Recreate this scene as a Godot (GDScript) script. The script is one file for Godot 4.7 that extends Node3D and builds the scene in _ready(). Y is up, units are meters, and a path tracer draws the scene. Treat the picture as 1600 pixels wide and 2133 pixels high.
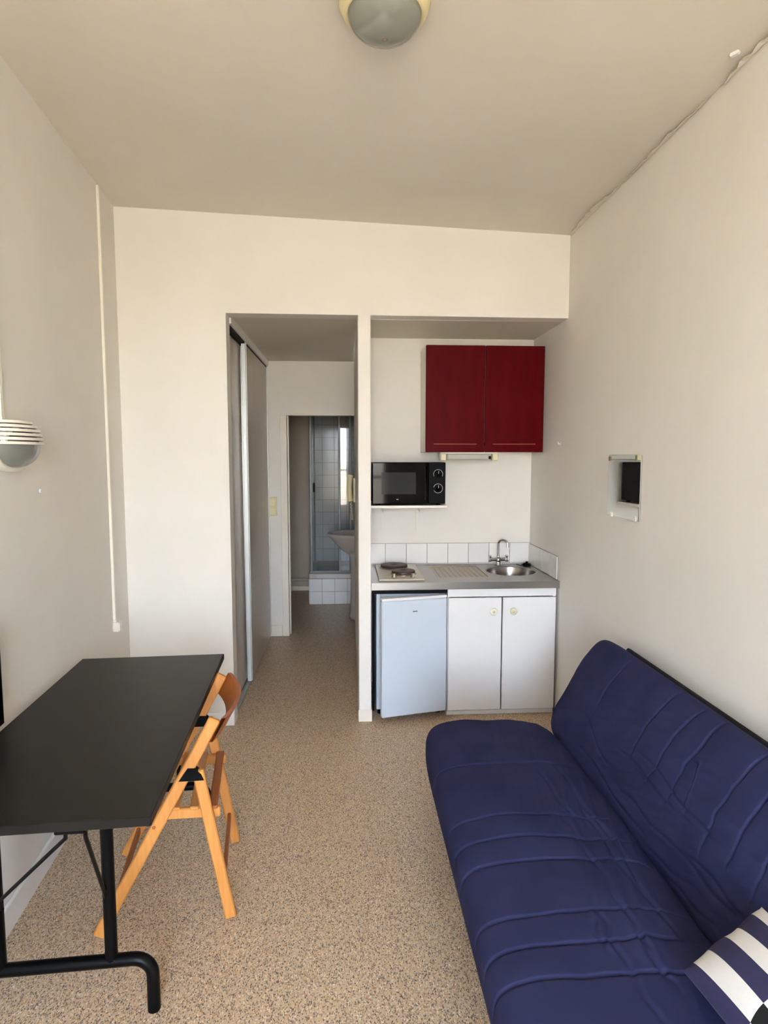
extends Node3D
# A small studio room: a futon, a folding table and chair, a kitchenette niche and a hall that leads to a bathroom.

class MB:
	var v := PackedVector3Array()
	var n := PackedVector3Array()
	var u := PackedVector2Array()
	var i := PackedInt32Array()
	func tri(a: Vector3, b: Vector3, c: Vector3, out: Vector3):
		var m := (a - c).cross(a - b)
		if m.length_squared() < 1e-18:
			return
		if m.dot(out) < 0.0:
			var t := b
			b = c
			c = t
			m = -m
		m = m.normalized()
		var k := v.size()
		for p in [a, b, c]:
			v.append(p); n.append(m); u.append(Vector2(p.x + p.z, p.y))
		i.append(k); i.append(k + 1); i.append(k + 2)
	func quad(a, b, c, d, out: Vector3):
		tri(a, b, c, out)
		tri(a, c, d, out)
	func box(c: Vector3, s: Vector3, bev := 0.0, bs := Basis.IDENTITY):
		var h := s * 0.5
		var e := minf(bev, minf(h.x, minf(h.y, h.z)) * 0.9)
		var g := h - Vector3(e, e, e)
		var P := func(sx, sy, sz, ax):
			var q := Vector3(sx * g.x, sy * g.y, sz * g.z)
			if ax == 0: q.x = sx * h.x
			if ax == 1: q.y = sy * h.y
			if ax == 2: q.z = sz * h.z
			return c + bs * q
		for s1 in [-1, 1]:
			quad(P.call(s1, -1, -1, 0), P.call(s1, 1, -1, 0), P.call(s1, 1, 1, 0), P.call(s1, -1, 1, 0), bs * Vector3(s1, 0, 0))
			quad(P.call(-1, s1, -1, 1), P.call(1, s1, -1, 1), P.call(1, s1, 1, 1), P.call(-1, s1, 1, 1), bs * Vector3(0, s1, 0))
			quad(P.call(-1, -1, s1, 2), P.call(1, -1, s1, 2), P.call(1, 1, s1, 2), P.call(-1, 1, s1, 2), bs * Vector3(0, 0, s1))
		if e > 0.0:
			for a in [-1, 1]:
				for b in [-1, 1]:
					quad(P.call(a, b, -1, 0), P.call(a, b, 1, 0), P.call(a, b, 1, 1), P.call(a, b, -1, 1), bs * Vector3(a, b, 0))
					quad(P.call(a, -1, b, 0), P.call(a, 1, b, 0), P.call(a, 1, b, 2), P.call(a, -1, b, 2), bs * Vector3(a, 0, b))
					quad(P.call(-1, a, b, 1), P.call(1, a, b, 1), P.call(1, a, b, 2), P.call(-1, a, b, 2), bs * Vector3(0, a, b))
					for d in [-1, 1]:
						tri(P.call(a, b, d, 0), P.call(a, b, d, 1), P.call(a, b, d, 2), bs * Vector3(a, b, d))
	func beam(a: Vector3, b: Vector3, w: float, t: float, side: Vector3, bev := 0.003):
		# a bar from a to b; t is its thickness along side, w the other way
		var y := (b - a).normalized()
		var x := (side - y * side.dot(y)).normalized()
		box((a + b) * 0.5, Vector3(t, a.distance_to(b), w), bev, Basis(x, y, x.cross(y)))
	func grid(p: PackedVector3Array, nu: int, nv: int, wrap: bool, flip := false, uv := PackedVector2Array()):
		# nv rows of nu points, normals from neighbours
		var k := v.size()
		for r in nv:
			for c in nu:
				var c0 := (c - 1 + nu) % nu if wrap else maxi(c - 1, 0)
				var c1 := (c + 1) % nu if wrap else mini(c + 1, nu - 1)
				var dx := p[r * nu + c1] - p[r * nu + c0]
				var dy := p[mini(r + 1, nv - 1) * nu + c] - p[maxi(r - 1, 0) * nu + c]
				var m := dx.cross(dy)
				m = m.normalized() if m.length_squared() > 1e-16 else (p[mini(r + 1, nv - 1) * nu] - p[maxi(r - 1, 0) * nu]).normalized() * (-1.0 if r == 0 else 1.0) * (-1.0 if flip else 1.0)
				if flip: m = -m
				v.append(p[r * nu + c]); n.append(m)
				u.append(uv[r * nu + c] if uv.size() else Vector2(float(c) / nu, float(r) / nv))
		for r in nv - 1:
			for c in (nu if wrap else nu - 1):
				var a := k + r * nu + c
				var b := k + r * nu + (c + 1) % nu
				var d := a + nu
				var e := b + nu
				if flip:
					i.append_array(PackedInt32Array([a, b, e, a, e, d]))
				else:
					i.append_array(PackedInt32Array([a, e, b, a, d, e]))
	func disc(c: Vector3, ring: PackedVector3Array, out: Vector3):
		for k in ring.size():
			tri(c, ring[k], ring[(k + 1) % ring.size()], out)
	func tube(pts: Array, r, sides := 12, caps := true):
		var p := PackedVector3Array()
		var x := Vector3.ZERO
		var rings := []
		for k in pts.size():
			var d: Vector3 = (pts[mini(k + 1, pts.size() - 1)] - pts[maxi(k - 1, 0)]).normalized()
			if k == 0:
				x = d.cross(Vector3.UP if absf(d.y) < 0.9 else Vector3.RIGHT).normalized()
			else:
				x = (x - d * x.dot(d)).normalized()
			var y := d.cross(x)
			var rr: float = r[k] if r is Array else r
			var ring := PackedVector3Array()
			for s in sides:
				var a := TAU * s / sides
				ring.append(pts[k] + (x * cos(a) + y * sin(a)) * rr)
			rings.append(ring)
			p.append_array(ring)
		grid(p, sides, pts.size(), true)
		if caps:
			disc(pts[0], rings[0], pts[0] - pts[1])
			disc(pts[-1], rings[-1], pts[-1] - pts[-2])
	func lathe(prof: Array, at: Vector3, seg := 32, bs := Basis.IDENTITY, flip := false):
		var p := PackedVector3Array()
		for q in prof:
			for s in seg:
				var a := -TAU * s / seg
				p.append(at + bs * Vector3(q.x * cos(a), q.y, q.x * sin(a)))
		grid(p, seg, prof.size(), true, flip)
	func prism(poly: PackedVector2Array, d: float, bs: Basis, at: Vector3):
		# poly in bs.x, bs.y; thickness d along bs.z
		var t := Geometry2D.triangulate_polygon(poly)
		for z in [-0.5, 0.5]:
			for k in range(0, t.size(), 3):
				var q := []
				for j in 3:
					q.append(at + bs * Vector3(poly[t[k + j]].x, poly[t[k + j]].y, z * d))
				tri(q[0], q[1], q[2], bs.z * signf(z))
		var area := 0.0
		for k in poly.size():
			area += poly[k].cross(poly[(k + 1) % poly.size()])
		for k in poly.size():
			var a := poly[k]
			var b := poly[(k + 1) % poly.size()]
			var o := Vector2(b.y - a.y, a.x - b.x) * signf(area)
			var f := func(w, z): return at + bs * Vector3(w.x, w.y, z * d)
			quad(f.call(a, -0.5), f.call(b, -0.5), f.call(b, 0.5), f.call(a, 0.5), bs * Vector3(o.x, o.y, 0))
	func mesh() -> ArrayMesh:
		var a := []
		a.resize(Mesh.ARRAY_MAX)
		a[Mesh.ARRAY_VERTEX] = v
		a[Mesh.ARRAY_NORMAL] = n
		a[Mesh.ARRAY_TEX_UV] = u
		a[Mesh.ARRAY_INDEX] = i
		var m := ArrayMesh.new()
		m.add_surface_from_arrays(Mesh.PRIMITIVE_TRIANGLES, a)
		return m

var counts := {}
var rng := RandomNumberGenerator.new()
var M := {}

func numbered(parent: Node, called: String) -> String:
	var key := str(parent.get_instance_id()) + called
	var k: int = counts.get(key, 0)
	counts[key] = k + 1
	return called if k == 0 else called + "_%03d" % k

func obj(called: String, b, m: Material, parent: Node = null, at := Vector3.ZERO) -> MeshInstance3D:
	if parent == null: parent = self
	var o := MeshInstance3D.new()
	o.mesh = b.mesh() if b is MB else b
	o.material_override = m
	o.name = numbered(parent, called)
	o.position = at
	parent.add_child(o, true)
	return o

func part(called: String, c: Vector3, s: Vector3, m: Material, parent: Node, bev := 0.002, bs := Basis.IDENTITY) -> MeshInstance3D:
	var b := MB.new()
	b.box(Vector3.ZERO, s, bev, bs)
	return obj(called, b, m, parent, c)

func thing(called: String, label: String, category: String, at := Vector3.ZERO, turn := 0.0, group := "") -> Node3D:
	var o := Node3D.new()
	o.name = numbered(self, called)
	add_child(o)
	o.position = at
	o.rotation.y = turn
	return tag(o, label, category, group)

func tag(o: Node3D, label: String, category: String, group := "") -> Node3D:
	o.set_meta("label", label)
	o.set_meta("category", category)
	if group != "": o.set_meta("group", group)
	return o

func struct(called: String, b, m: Material, label := "") -> MeshInstance3D:
	var o := obj(called, b, m)
	o.set_meta("kind", "structure")
	if label != "": o.set_meta("label", label)
	return o

# x0..x1, y0..y1, z0..z1
func slab(b: MB, x0, x1, y0, y1, z0, z1, bev := 0.0):
	b.box(Vector3((x0 + x1) * 0.5, (y0 + y1) * 0.5, (z0 + z1) * 0.5), Vector3(absf(x1 - x0), absf(y1 - y0), absf(z1 - z0)), bev)

func mat(c: Color, rough := 0.6, metal := 0.0, spec := 0.5) -> StandardMaterial3D:
	var m := StandardMaterial3D.new()
	m.albedo_color = c
	m.roughness = rough
	m.metallic = metal
	m.metallic_specular = spec
	return m

func noise_image(size: int, freq: float, seed_: int, oct := 4, type := FastNoiseLite.TYPE_SIMPLEX_SMOOTH) -> Image:
	var f := FastNoiseLite.new()
	f.noise_type = type
	f.seed = seed_
	f.frequency = freq
	f.fractal_octaves = oct
	return f.get_seamless_image(size, size)

func tri_tex(m: StandardMaterial3D, scale: Vector3, world := true):
	m.uv1_triplanar = true
	m.uv1_world_triplanar = world
	m.uv1_scale = scale

# two-tone mottling between a and b; the tone of the paint itself, patchy without direction
func mottled(a: Color, b: Color, size: int, freq: float, seed_: int, rough: float, scale: Vector3, bump := 0.0, world := true) -> StandardMaterial3D:
	var im := noise_image(size, freq, seed_)
	var out := Image.create(size, size, false, Image.FORMAT_RGB8)
	for y in size:
		for x in size:
			out.set_pixel(x, y, a.lerp(b, im.get_pixel(x, y).r))
	var m := mat(Color.WHITE, rough)
	m.albedo_texture = ImageTexture.create_from_image(out)
	if bump > 0.0:
		var fine := noise_image(512, 0.09, seed_ + 5, 3)
		fine.bump_map_to_normal_map(bump)
		m.normal_enabled = true
		m.normal_texture = ImageTexture.create_from_image(fine)
		m.normal_scale = 0.4
	tri_tex(m, scale, world)
	return m

func speckled() -> StandardMaterial3D:
	# vinyl flooring printed with small flecks
	var size := 1024
	var im := Image.create(size, size, false, Image.FORMAT_RGB8)
	var base := Color(0.81, 0.705, 0.575)
	im.fill(base)
	var tones := [Color(0.90, 0.81, 0.69), Color(0.84, 0.71, 0.55), Color(0.64, 0.53, 0.42), Color(0.42, 0.34, 0.28), Color(0.72, 0.66, 0.59), Color(0.95, 0.88, 0.78), Color(0.75, 0.58, 0.40), Color(0.52, 0.48, 0.47), Color(0.86, 0.76, 0.62), Color(0.36, 0.31, 0.28)]
	for k in 110000:
		var c: Color = tones[rng.randi() % tones.size()]
		var x := rng.randi() % size
		var y := rng.randi() % size
		var w := rng.randi_range(1, 3)
		var h := rng.randi_range(1, 3)
		im.fill_rect(Rect2i(x, y, w, h), c)
		im.fill_rect(Rect2i((x + 1) % size, (y - 1 + size) % size, maxi(w - 2, 1), h + 2), c)
	var m := mat(Color.WHITE, 0.42, 0.0, 0.45)
	m.albedo_texture = ImageTexture.create_from_image(im)
	tri_tex(m, Vector3.ONE / 1.35)
	return m

func wood(a: Color, b: Color, seed_: int) -> StandardMaterial3D:
	var f := FastNoiseLite.new()
	f.seed = seed_
	f.frequency = 0.02
	f.fractal_octaves = 3
	var size := 256
	var im := Image.create(size, size, false, Image.FORMAT_RGB8)
	for y in size:
		for x in size:
			var t := 0.5 + 0.5 * f.get_noise_2d(x * 3.0, y * 0.25)
			im.set_pixel(x, y, a.lerp(b, clampf(t, 0, 1)))
	var m := mat(Color.WHITE, 0.42)
	m.albedo_texture = ImageTexture.create_from_image(im)
	tri_tex(m, Vector3.ONE * 4.0, false)
	return m

func fabric(c: Color, c2: Color, seed_: int) -> StandardMaterial3D:
	var m := mottled(c, c2, 256, 0.012, seed_, 0.85, Vector3.ONE * 1.3, 0.0, false)
	m.metallic_specular = 0.2
	return m

func make_materials():
	M.wall = mottled(Color(0.900, 0.882, 0.845), Color(0.918, 0.900, 0.865), 256, 0.01, 3, 0.75, Vector3.ONE * 0.6)
	M.wall_beige = mottled(Color(0.74, 0.69, 0.615), Color(0.765, 0.715, 0.645), 256, 0.01, 4, 0.75, Vector3.ONE * 0.6)
	M.ceiling = mottled(Color(0.865, 0.834, 0.772), Color(0.890, 0.860, 0.805), 256, 0.008, 9, 0.7, Vector3.ONE * 0.45)
	M.floor = speckled()
	M.trim = mat(Color(0.91, 0.88, 0.82), 0.45)
	M.trim_white = mat(Color(0.93, 0.925, 0.91), 0.4)
	M.white = mat(Color(0.93, 0.93, 0.93), 0.35)
	M.cabinet_white = mat(Color(0.90, 0.895, 0.89), 0.35, 0.0, 0.35)
	M.enamel = mat(Color(0.79, 0.825, 0.865), 0.25, 0.0, 0.3)
	M.gasket = mat(Color(0.72, 0.74, 0.77), 0.7)
	M.black = mat(Color(0.035, 0.034, 0.036), 0.4)
	M.black_metal = mat(Color(0.022, 0.022, 0.024), 0.35, 0.0, 0.25)
	M.black_gloss = mat(Color(0.015, 0.015, 0.018), 0.05, 0.0, 0.22)
	M.black_plastic = mat(Color(0.03, 0.03, 0.034), 0.5, 0.0, 0.2)
	M.dark_void = mat(Color(0.05, 0.05, 0.05), 0.9)
	M.red = mottled(Color(0.315, 0.03, 0.055), Color(0.36, 0.04, 0.07), 256, 0.012, 21, 0.36, Vector3(3.0, 0.7, 3.0))
	M.red.metallic_specular = 0.14
	M.red_edge = mat(Color(0.56, 0.24, 0.24), 0.25)
	M.steel = mat(Color(0.60, 0.585, 0.56), 0.3, 1.0)
	M.steel_bowl = mat(Color(0.62, 0.60, 0.58), 0.22, 1.0)
	M.chrome = mat(Color(0.80, 0.80, 0.80), 0.07, 1.0)
	M.alu = mat(Color(0.80, 0.81, 0.80), 0.3, 1.0)
	M.alu_light = mat(Color(0.86, 0.87, 0.86), 0.35, 0.3)
	M.hob_plate = mottled(Color(0.20, 0.135, 0.11), Color(0.28, 0.18, 0.13), 128, 0.03, 5, 0.5, Vector3.ONE * 6.0)
	M.hob_top = mat(Color(0.78, 0.74, 0.67), 0.35)
	M.drainer = mat(Color(0.60, 0.535, 0.45), 0.35, 0.6)
	M.tile = mat(Color(0.925, 0.92, 0.90), 0.12)
	M.tile2 = mat(Color(0.905, 0.90, 0.885), 0.14)
	M.grout = mat(Color(0.66, 0.63, 0.58), 0.9)
	M.cream = mat(Color(0.90, 0.86, 0.70), 0.35)
	M.knob = mat(Color(0.90, 0.88, 0.78), 0.35)
	M.cream_white = mat(Color(0.93, 0.91, 0.85), 0.4)
	M.old_cream = mat(Color(0.885, 0.83, 0.64), 0.35)
	M.phone = mat(Color(0.88, 0.845, 0.67), 0.35)
	M.wardrobe = mottled(Color(0.74, 0.69, 0.63), Color(0.77, 0.72, 0.66), 256, 0.01, 33, 0.3, Vector3(2.0, 0.5, 2.0))
	M.table = mottled(Color(0.085, 0.077, 0.068), Color(0.112, 0.10, 0.087), 256, 0.02, 41, 0.38, Vector3.ONE * 1.4)
	M.table.metallic_specular = 0.3
	M.wood = wood(Color(0.84, 0.58, 0.30), Color(0.77, 0.50, 0.23), 7)
	M.wood_dark = wood(Color(0.66, 0.37, 0.16), Color(0.57, 0.30, 0.12), 8)
	M.sofa = fabric(Color(0.162, 0.173, 0.293), Color(0.192, 0.203, 0.333), 17)
	M.sofa_back_cloth = mat(Color(0.02, 0.02, 0.025), 0.9)
	M.mirror = mat(Color(0.86, 0.87, 0.86), 0.02, 1.0)
	M.porcelain = mat(Color(0.80, 0.76, 0.72), 0.15)
	M.lamp_glass = mat(Color(0.55, 0.56, 0.53, 0.72), 0.12)
	M.lamp_glass.transparency = BaseMaterial3D.TRANSPARENCY_ALPHA
	M.glass = mat(Color(0.86, 0.90, 0.90, 0.08), 0.02)
	M.glass.transparency = BaseMaterial3D.TRANSPARENCY_ALPHA
	M.shower_glass = mat(Color(0.46, 0.51, 0.51, 0.25), 0.03, 0.0, 0.4)
	M.shower_glass.transparency = BaseMaterial3D.TRANSPARENCY_ALPHA
	M.tinted_glass = mat(Color(0.46, 0.51, 0.51, 0.25), 0.05, 0.0, 0.07)
	M.tinted_glass.transparency = BaseMaterial3D.TRANSPARENCY_ALPHA
	M.shower_frame = mat(Color(0.42, 0.43, 0.42), 0.45, 0.8)
	M.mw_window = mat(Color(0.20, 0.205, 0.205), 0.08, 0.0, 0.16)
	M.diffuser = mat(Color(0.70, 0.69, 0.64), 0.4)
	M.pipe = mat(Color(0.72, 0.68, 0.62), 0.4)
	M.print = mat(Color(0.82, 0.82, 0.80), 0.5)
	M.print_dark = mat(Color(0.30, 0.33, 0.37), 0.5)
	M.plaster = mat(Color(0.52, 0.46, 0.37), 0.9)
	M.paper = mat(Color(0.80, 0.74, 0.63), 0.8)

func _ready():
	rng.seed = 4211
	# camera
	var cam := Camera3D.new()
	cam.name = "camera"
	add_child(cam)
	cam.position = Vector3(0, 1.62, 0)
	cam.rotation = Vector3(deg_to_rad(-5.114), deg_to_rad(-3.426), 0)
	cam.fov = rad_to_deg(2.0 * atan(1066.5 / 1282.1))
	cam.near = 0.02
	cam.current = true
	# daylight: an open sky that enters through the window behind the camera
	var sky_m := ProceduralSkyMaterial.new()
	sky_m.sky_top_color = Color(0.66, 0.79, 0.95)
	sky_m.sky_horizon_color = Color(0.95, 0.97, 1.0)
	sky_m.sky_curve = 0.2
	sky_m.ground_horizon_color = Color(0.88, 0.86, 0.82)
	sky_m.ground_bottom_color = Color(0.72, 0.68, 0.62)
	sky_m.sky_energy_multiplier = 1.0
	sky_m.ground_energy_multiplier = 1.0
	var env := Environment.new()
	env.background_mode = Environment.BG_SKY
	env.sky = Sky.new()
	env.sky.sky_material = sky_m
	env.background_energy_multiplier = 12.0
	env.tonemap_mode = Environment.TONE_MAPPER_LINEAR
	env.tonemap_exposure = 4.6
	env.sdfgi_enabled = true
	env.ssao_enabled = true
	env.ssil_enabled = true
	var we := WorldEnvironment.new()
	we.name = "environment"
	we.environment = env
	add_child(we)
	make_materials()
	build_shell()
	build_hall()
	build_bathroom()
	build_kitchen()
	build_sofa()
	build_table()
	build_chair()
	build_wall_things()

const ZW := -3.655    # face of the back wall
const XR := 1.311     # right wall
const ZK := -4.33     # back of the kitchen niche
const ZH := -5.52     # wall at the end of the hall
const ZB := -7.43     # end of the bathroom
const ZF := 2.0       # wall with the window, behind the camera
const CEIL := -0.0392 # the ceiling falls to the right

func wall_x(z: float) -> float:
	return -1.294 + 0.077 * (z + 3.655)

func ceil_y(x: float) -> float:
	return 3.012 + CEIL * (x + 1.294)

func build_shell():
	var b := MB.new()
	slab(b, -1.9, 1.9, -0.12, 0.0, -7.7, 2.25)
	struct("floor", b, M.floor)
	b = MB.new()
	var bs := Basis(Vector3(0, 0, 1), atan(CEIL))
	b.box(Vector3(0.05, ceil_y(0.05), -0.8) + bs.y * 0.08, Vector3(3.4, 0.16, 6.0), 0.0, bs)
	struct("ceiling", b, M.ceiling)
	build_peeling()
	# left wall, a little out of square
	b = MB.new()
	var a := Vector3(wall_x(-4.0), 0, -4.0)
	var e := Vector3(wall_x(2.2), 0, 2.2)
	var d := (e - a).normalized()
	var nrm := Vector3(-d.z, 0, d.x)
	b.box((a + e) * 0.5 + nrm * 0.08 + Vector3(0, 1.55, 0), Vector3(0.16, 3.2, a.distance_to(e)), 0.0, Basis(-nrm, Vector3.UP, d))
	struct("wall_left", b, M.wall)
	b = MB.new()
	slab(b, XR, XR + 0.16, -0.05, 3.15, -4.5, 2.2)
	struct("wall_right", b, M.wall)
	# back wall: panel on the left, header over the two openings
	b = MB.new()
	b.prism(PackedVector2Array([Vector2(-1.45, 0), Vector2(-0.689, 0), Vector2(-0.689, 2.44), Vector2(XR + 0.05, 2.436), Vector2(XR + 0.05, 3.12), Vector2(-1.45, 3.12)]), 0.11, Basis.IDENTITY, Vector3(0, 0, ZW - 0.055))
	struct("wall_back", b, M.wall)
	b = MB.new()
	slab(b, 0.066, 0.141, 0, 2.45, ZW - 0.0, ZH - 0.02, 0.004)
	struct("wall_partition", b, M.wall)
	b = MB.new()
	slab(b, 0.10, XR + 0.05, 2.436, 2.56, ZW - 0.1, ZK - 0.1)
	struct("ceiling_kitchen", b, M.ceiling)
	b = MB.new()
	slab(b, 0.10, XR + 0.05, 0, 2.5, ZK, ZK - 0.1)
	struct("wall_kitchen", b, M.wall)
	# baseboards
	b = MB.new()
	var a2 := Vector3(wall_x(-3.655), 0, -3.655)
	var e2 := Vector3(wall_x(1.98), 0, 1.98)
	b.box((a2 + e2) * 0.5 - nrm * 0.007 + Vector3(0, 0.05, 0), Vector3(0.014, 0.10, a2.distance_to(e2)), 0.003, Basis(-nrm, Vector3.UP, d))
	struct("baseboard_left", b, M.trim_white)
	b = MB.new()
	slab(b, -1.28, -0.689, 0, 0.078, ZW, ZW + 0.012, 0.003)
	struct("baseboard_back", b, M.trim_white)
	b = MB.new()
	slab(b, 0.062, 0.145, 0, 0.075, ZW - 0.3, ZW + 0.004, 0.002)
	struct("baseboard_partition", b, M.trim)
	b = MB.new()
	slab(b, XR - 0.012, XR, 0, 0.08, -3.68, 1.98, 0.003)
	struct("baseboard_right", b, M.trim)
	# front wall with the tall window that lets the daylight in
	b = MB.new()
	slab(b, -1.2, WX0, -0.05, 3.15, ZF, ZF + 0.2)
	slab(b, WX1, XR + 0.1, -0.05, 3.15, ZF, ZF + 0.2)
	slab(b, WX0, WX1, WY1, 3.15, ZF, ZF + 0.2)
	slab(b, WX0, WX1, -0.05, WY0, ZF, ZF + 0.2)
	struct("wall_front", b, M.wall)
	build_window()

const WX0 := -0.62
const WX1 := 0.70
const WY0 := 0.06
const WY1 := 2.68

func build_window():
	var root := Node3D.new()
	root.name = "window_1"
	root.set_meta("kind", "structure")
	add_child(root)
	var zf := ZF + 0.12
	var b := MB.new()
	slab(b, WX0, WX0 + 0.05, WY0, WY1, zf - 0.03, zf + 0.03, 0.004)
	slab(b, WX1 - 0.05, WX1, WY0, WY1, zf - 0.03, zf + 0.03, 0.004)
	slab(b, WX0 + 0.05, WX1 - 0.05, WY1 - 0.05, WY1, zf - 0.03, zf + 0.03, 0.004)
	slab(b, WX0 + 0.05, WX1 - 0.05, WY0, WY0 + 0.05, zf - 0.03, zf + 0.03, 0.004)
	obj("window_frame", b, M.trim_white, root)
	var xm := (WX0 + WX1) * 0.5
	for s in 2:
		var x0: float = WX0 + 0.05 if s == 0 else xm
		var x1: float = xm if s == 0 else WX1 - 0.05
		var y0 := WY0 + 0.05
		var y1 := WY1 - 0.05
		b = MB.new()
		slab(b, x0, x0 + 0.055, y0, y1, zf - 0.02, zf + 0.02, 0.003)
		slab(b, x1 - 0.055, x1, y0, y1, zf - 0.02, zf + 0.02, 0.003)
		slab(b, x0 + 0.055, x1 - 0.055, y0, y0 + 0.3, zf - 0.02, zf + 0.02, 0.003)
		slab(b, x0 + 0.055, x1 - 0.055, y1 - 0.055, y1, zf - 0.02, zf + 0.02, 0.003)
		slab(b, x0 + 0.055, x1 - 0.055, 1.27, 1.31, zf - 0.015, zf + 0.015, 0.003)
		var leaf := obj("window_leaf", b, M.trim_white, root)
		for r in [[y0 + 0.3, 1.27], [1.31, y1 - 0.055]]:
			part("pane", Vector3((x0 + x1) * 0.5, (r[0] + r[1]) * 0.5, zf), Vector3(x1 - x0 - 0.11, r[1] - r[0], 0.005), M.glass, leaf, 0.0)

func build_peeling():
	# wallpaper lifting off the ceiling along the right wall
	var ceil_node: Node = get_node("ceiling")
	for k in 3:
		var b := MB.new()
		var z0: float = [-3.62, -2.95, -2.18][k]
		var z1: float = [-2.98, -2.25, -1.70][k]
		var steps := 22
		var edge := []
		for s in steps + 1:
			var t := float(s) / steps
			edge.append(Vector3(XR - 0.006 - (0.010 + [0.036, 0.012, 0.018][k] * absf(sin(t * PI))) * rng.randf_range(0.65, 1.1), 0, lerpf(z0, z1, t)))
		for s in steps:
			var p: Vector3 = edge[s]
			var q: Vector3 = edge[s + 1]
			p.y = ceil_y(p.x) - 0.014 - 0.006 * sin(s * 1.7)
			q.y = ceil_y(q.x) - 0.014 - 0.006 * sin((s + 1) * 1.7)
			var pr := Vector3(XR - 0.001, ceil_y(XR) - 0.002, p.z)
			var qr := Vector3(XR - 0.001, ceil_y(XR) - 0.002, q.z)
			var dn := Vector3(0, -0.0025, 0)
			b.quad(p, q, qr, pr, Vector3.UP)
			b.quad(p + dn, q + dn, qr + dn, pr + dn, Vector3.DOWN)
			b.quad(p, q, q + dn, p + dn, Vector3.LEFT)
		obj("peeling_paper", b, M.ceiling, ceil_node)
	var f := MB.new()
	f.box(Vector3(1.245, ceil_y(1.245) - 0.008, -2.02), Vector3(0.02, 0.012, 0.03), 0.004, Basis(Vector3.UP, 0.6))
	obj("plaster_flake", f, M.trim_white, ceil_node)

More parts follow.
